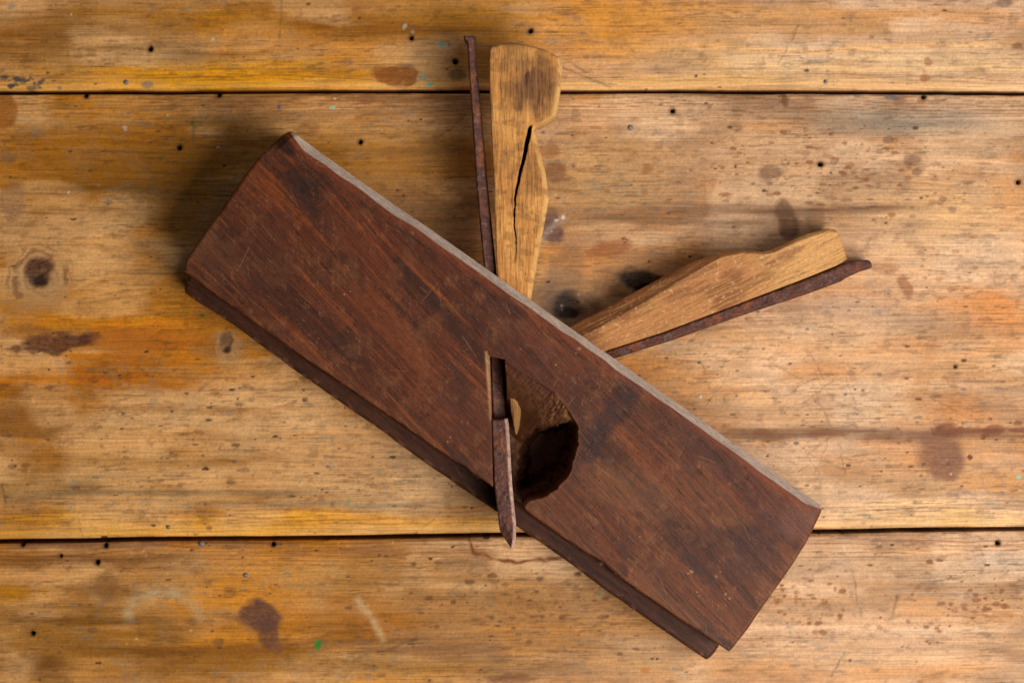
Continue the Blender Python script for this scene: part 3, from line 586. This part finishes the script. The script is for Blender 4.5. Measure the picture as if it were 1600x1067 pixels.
strip('wedge', [(0,840,540),(.08,889,512),(.24,980,463),(.36,1036,433),(.46,1085,408),(.54,1122,395),(.61,1155,391),(.68,1188,393),(.72,1205,391),(.76,1222,383),(.85,1262,365),(.94,1298,356),(.97,1309,358),(1,1316,367)],
      [(0,880,580),(.08,950,547),(.24,1036,519),(.46,1137,481),(.61,1200,457),(.76,1258,435),(.9,1308,415),(1,1328,404)], .022, 360, 90, w2_relief, 0.004, w2_paint, M_wedge2, plane, 'tan wooden wedge slanting low over the table')

# irons
def iron_paint(hl=None):
    def f(X, Y, dl, dr, d0, d1):
        n = fbm(X / 9., Y / 9., 4, 56); n2 = fbm(X / 16. + 7, Y / 30., 4, 57)
        c = np.zeros(X.shape + (3,)) + lin((96,56,42)); c = mix(c, lin((66,44,40)), .55 * sstep(.46, .64, n)); c = mix(c, lin((150,84,42)), .45 * sstep(.54, .72, n2)); c = mix(c, lin((120,112,108)), .35 * sstep(.6, .75, fbm(X / 5. + 3, Y / 5., 4, 72)))
        if hl: c = mix(c, lin((226,186,166)), .95 * (1 - sstep(hl - 1.5, hl + 1, dr)) * (.5 + .8 * n))  # worn metal edge with its highlight painted into the colour
        return c
    return f
# upright iron: tang with a hammered head, running into the mortise
def tang1(X, Y, dl, dr, d0, d1):
    w = dl + dr; m = np.clip(np.minimum(dl, dr) / 4.0, 0, 1)
    return 38.0 - 3.5 * sstep(480, 580, Y) - 2.0 * (1 - np.sqrt(1 - (1 - m) ** 2)) - .8 * np.clip((dl / w - .5) * 2, -1, 1) + .5 * (fbm(X / 6., Y / 6., 4, 58) - .5) - rpx(d0, 2.5, .8)
strip('iron_tang', tr([(724,57),(725,61),(729.5,66),(731,90),(737,180),(744,290),(757,430),(766,560),(769,664)]), tr([(743.5,56),(744,60),(742.5,66),(744,90),(752.5,180),(762,290),(777,437),(787,560),(792,664)]), .037, 420, 26, tang1, 0.026, iron_paint(), M_rust, plane, 'long rusty tang with a hammered head beside the split wedge')
def blade(X, Y, dl, dr, d0, d1):
    return 44.6 - 2.2 * np.clip(1 - dr / np.interp(Y, [655,820,858], [5,6,4]), 0, 1) - rpx(dl, 3, .8) - rpx(d0, 3, 1.0) + .7 * (fbm(X / 7., Y / 7., 4, 59) - .5) - 2 * sstep(800, 858, Y) * np.clip(1 - dl / 12, 0, 1)
strip('iron_blade', tr([(768,655),(768.5,664),(772,756),(778,807),(780.5,828),(788,841),(800,859)]), tr([(793,654),(795,664),(800,756),(806.5,823),(806,842),(803.5,855),(801,860)]), .044, 300, 44, blade, 0.019, iron_paint(5), M_rust, plane, 'rusty blade with a rubbed edge, its highlight painted in, and pointed tip in the throat')
# low iron beside the low wedge
def tang2(X, Y, dl, dr, d0, d1):
    m = np.clip(np.minimum(dl, dr) / 4.0, 0, 1)
    return 17.0 - 7.0 * sstep(1290, 1375, X) - 1.5 * (1 - np.sqrt(1 - (1 - m) ** 2)) + .6 * (fbm(X / 6., Y / 6., 4, 60) - .5) - rpx(d1, 5, 2)
strip('iron_tang', [(0,905,565),(.1,945,549),(.3,1036,519.5),(.5,1137,481.5),(.75,1253,438),(.9,1322,411),(.95,1340,405),(.985,1362,405),(1,1367,408)],
      [(0,920,580),(.1,960,560),(.3,1050,532),(.5,1148,497),(.75,1260,460),(.86,1317,439),(.88,1324,434),(.95,1347,424),(.985,1364,419),(1,1369,416)], .017, 360, 30, tang2, 0.003, iron_paint(), M_rust, plane, 'rusty flat tang along the lower wedge')
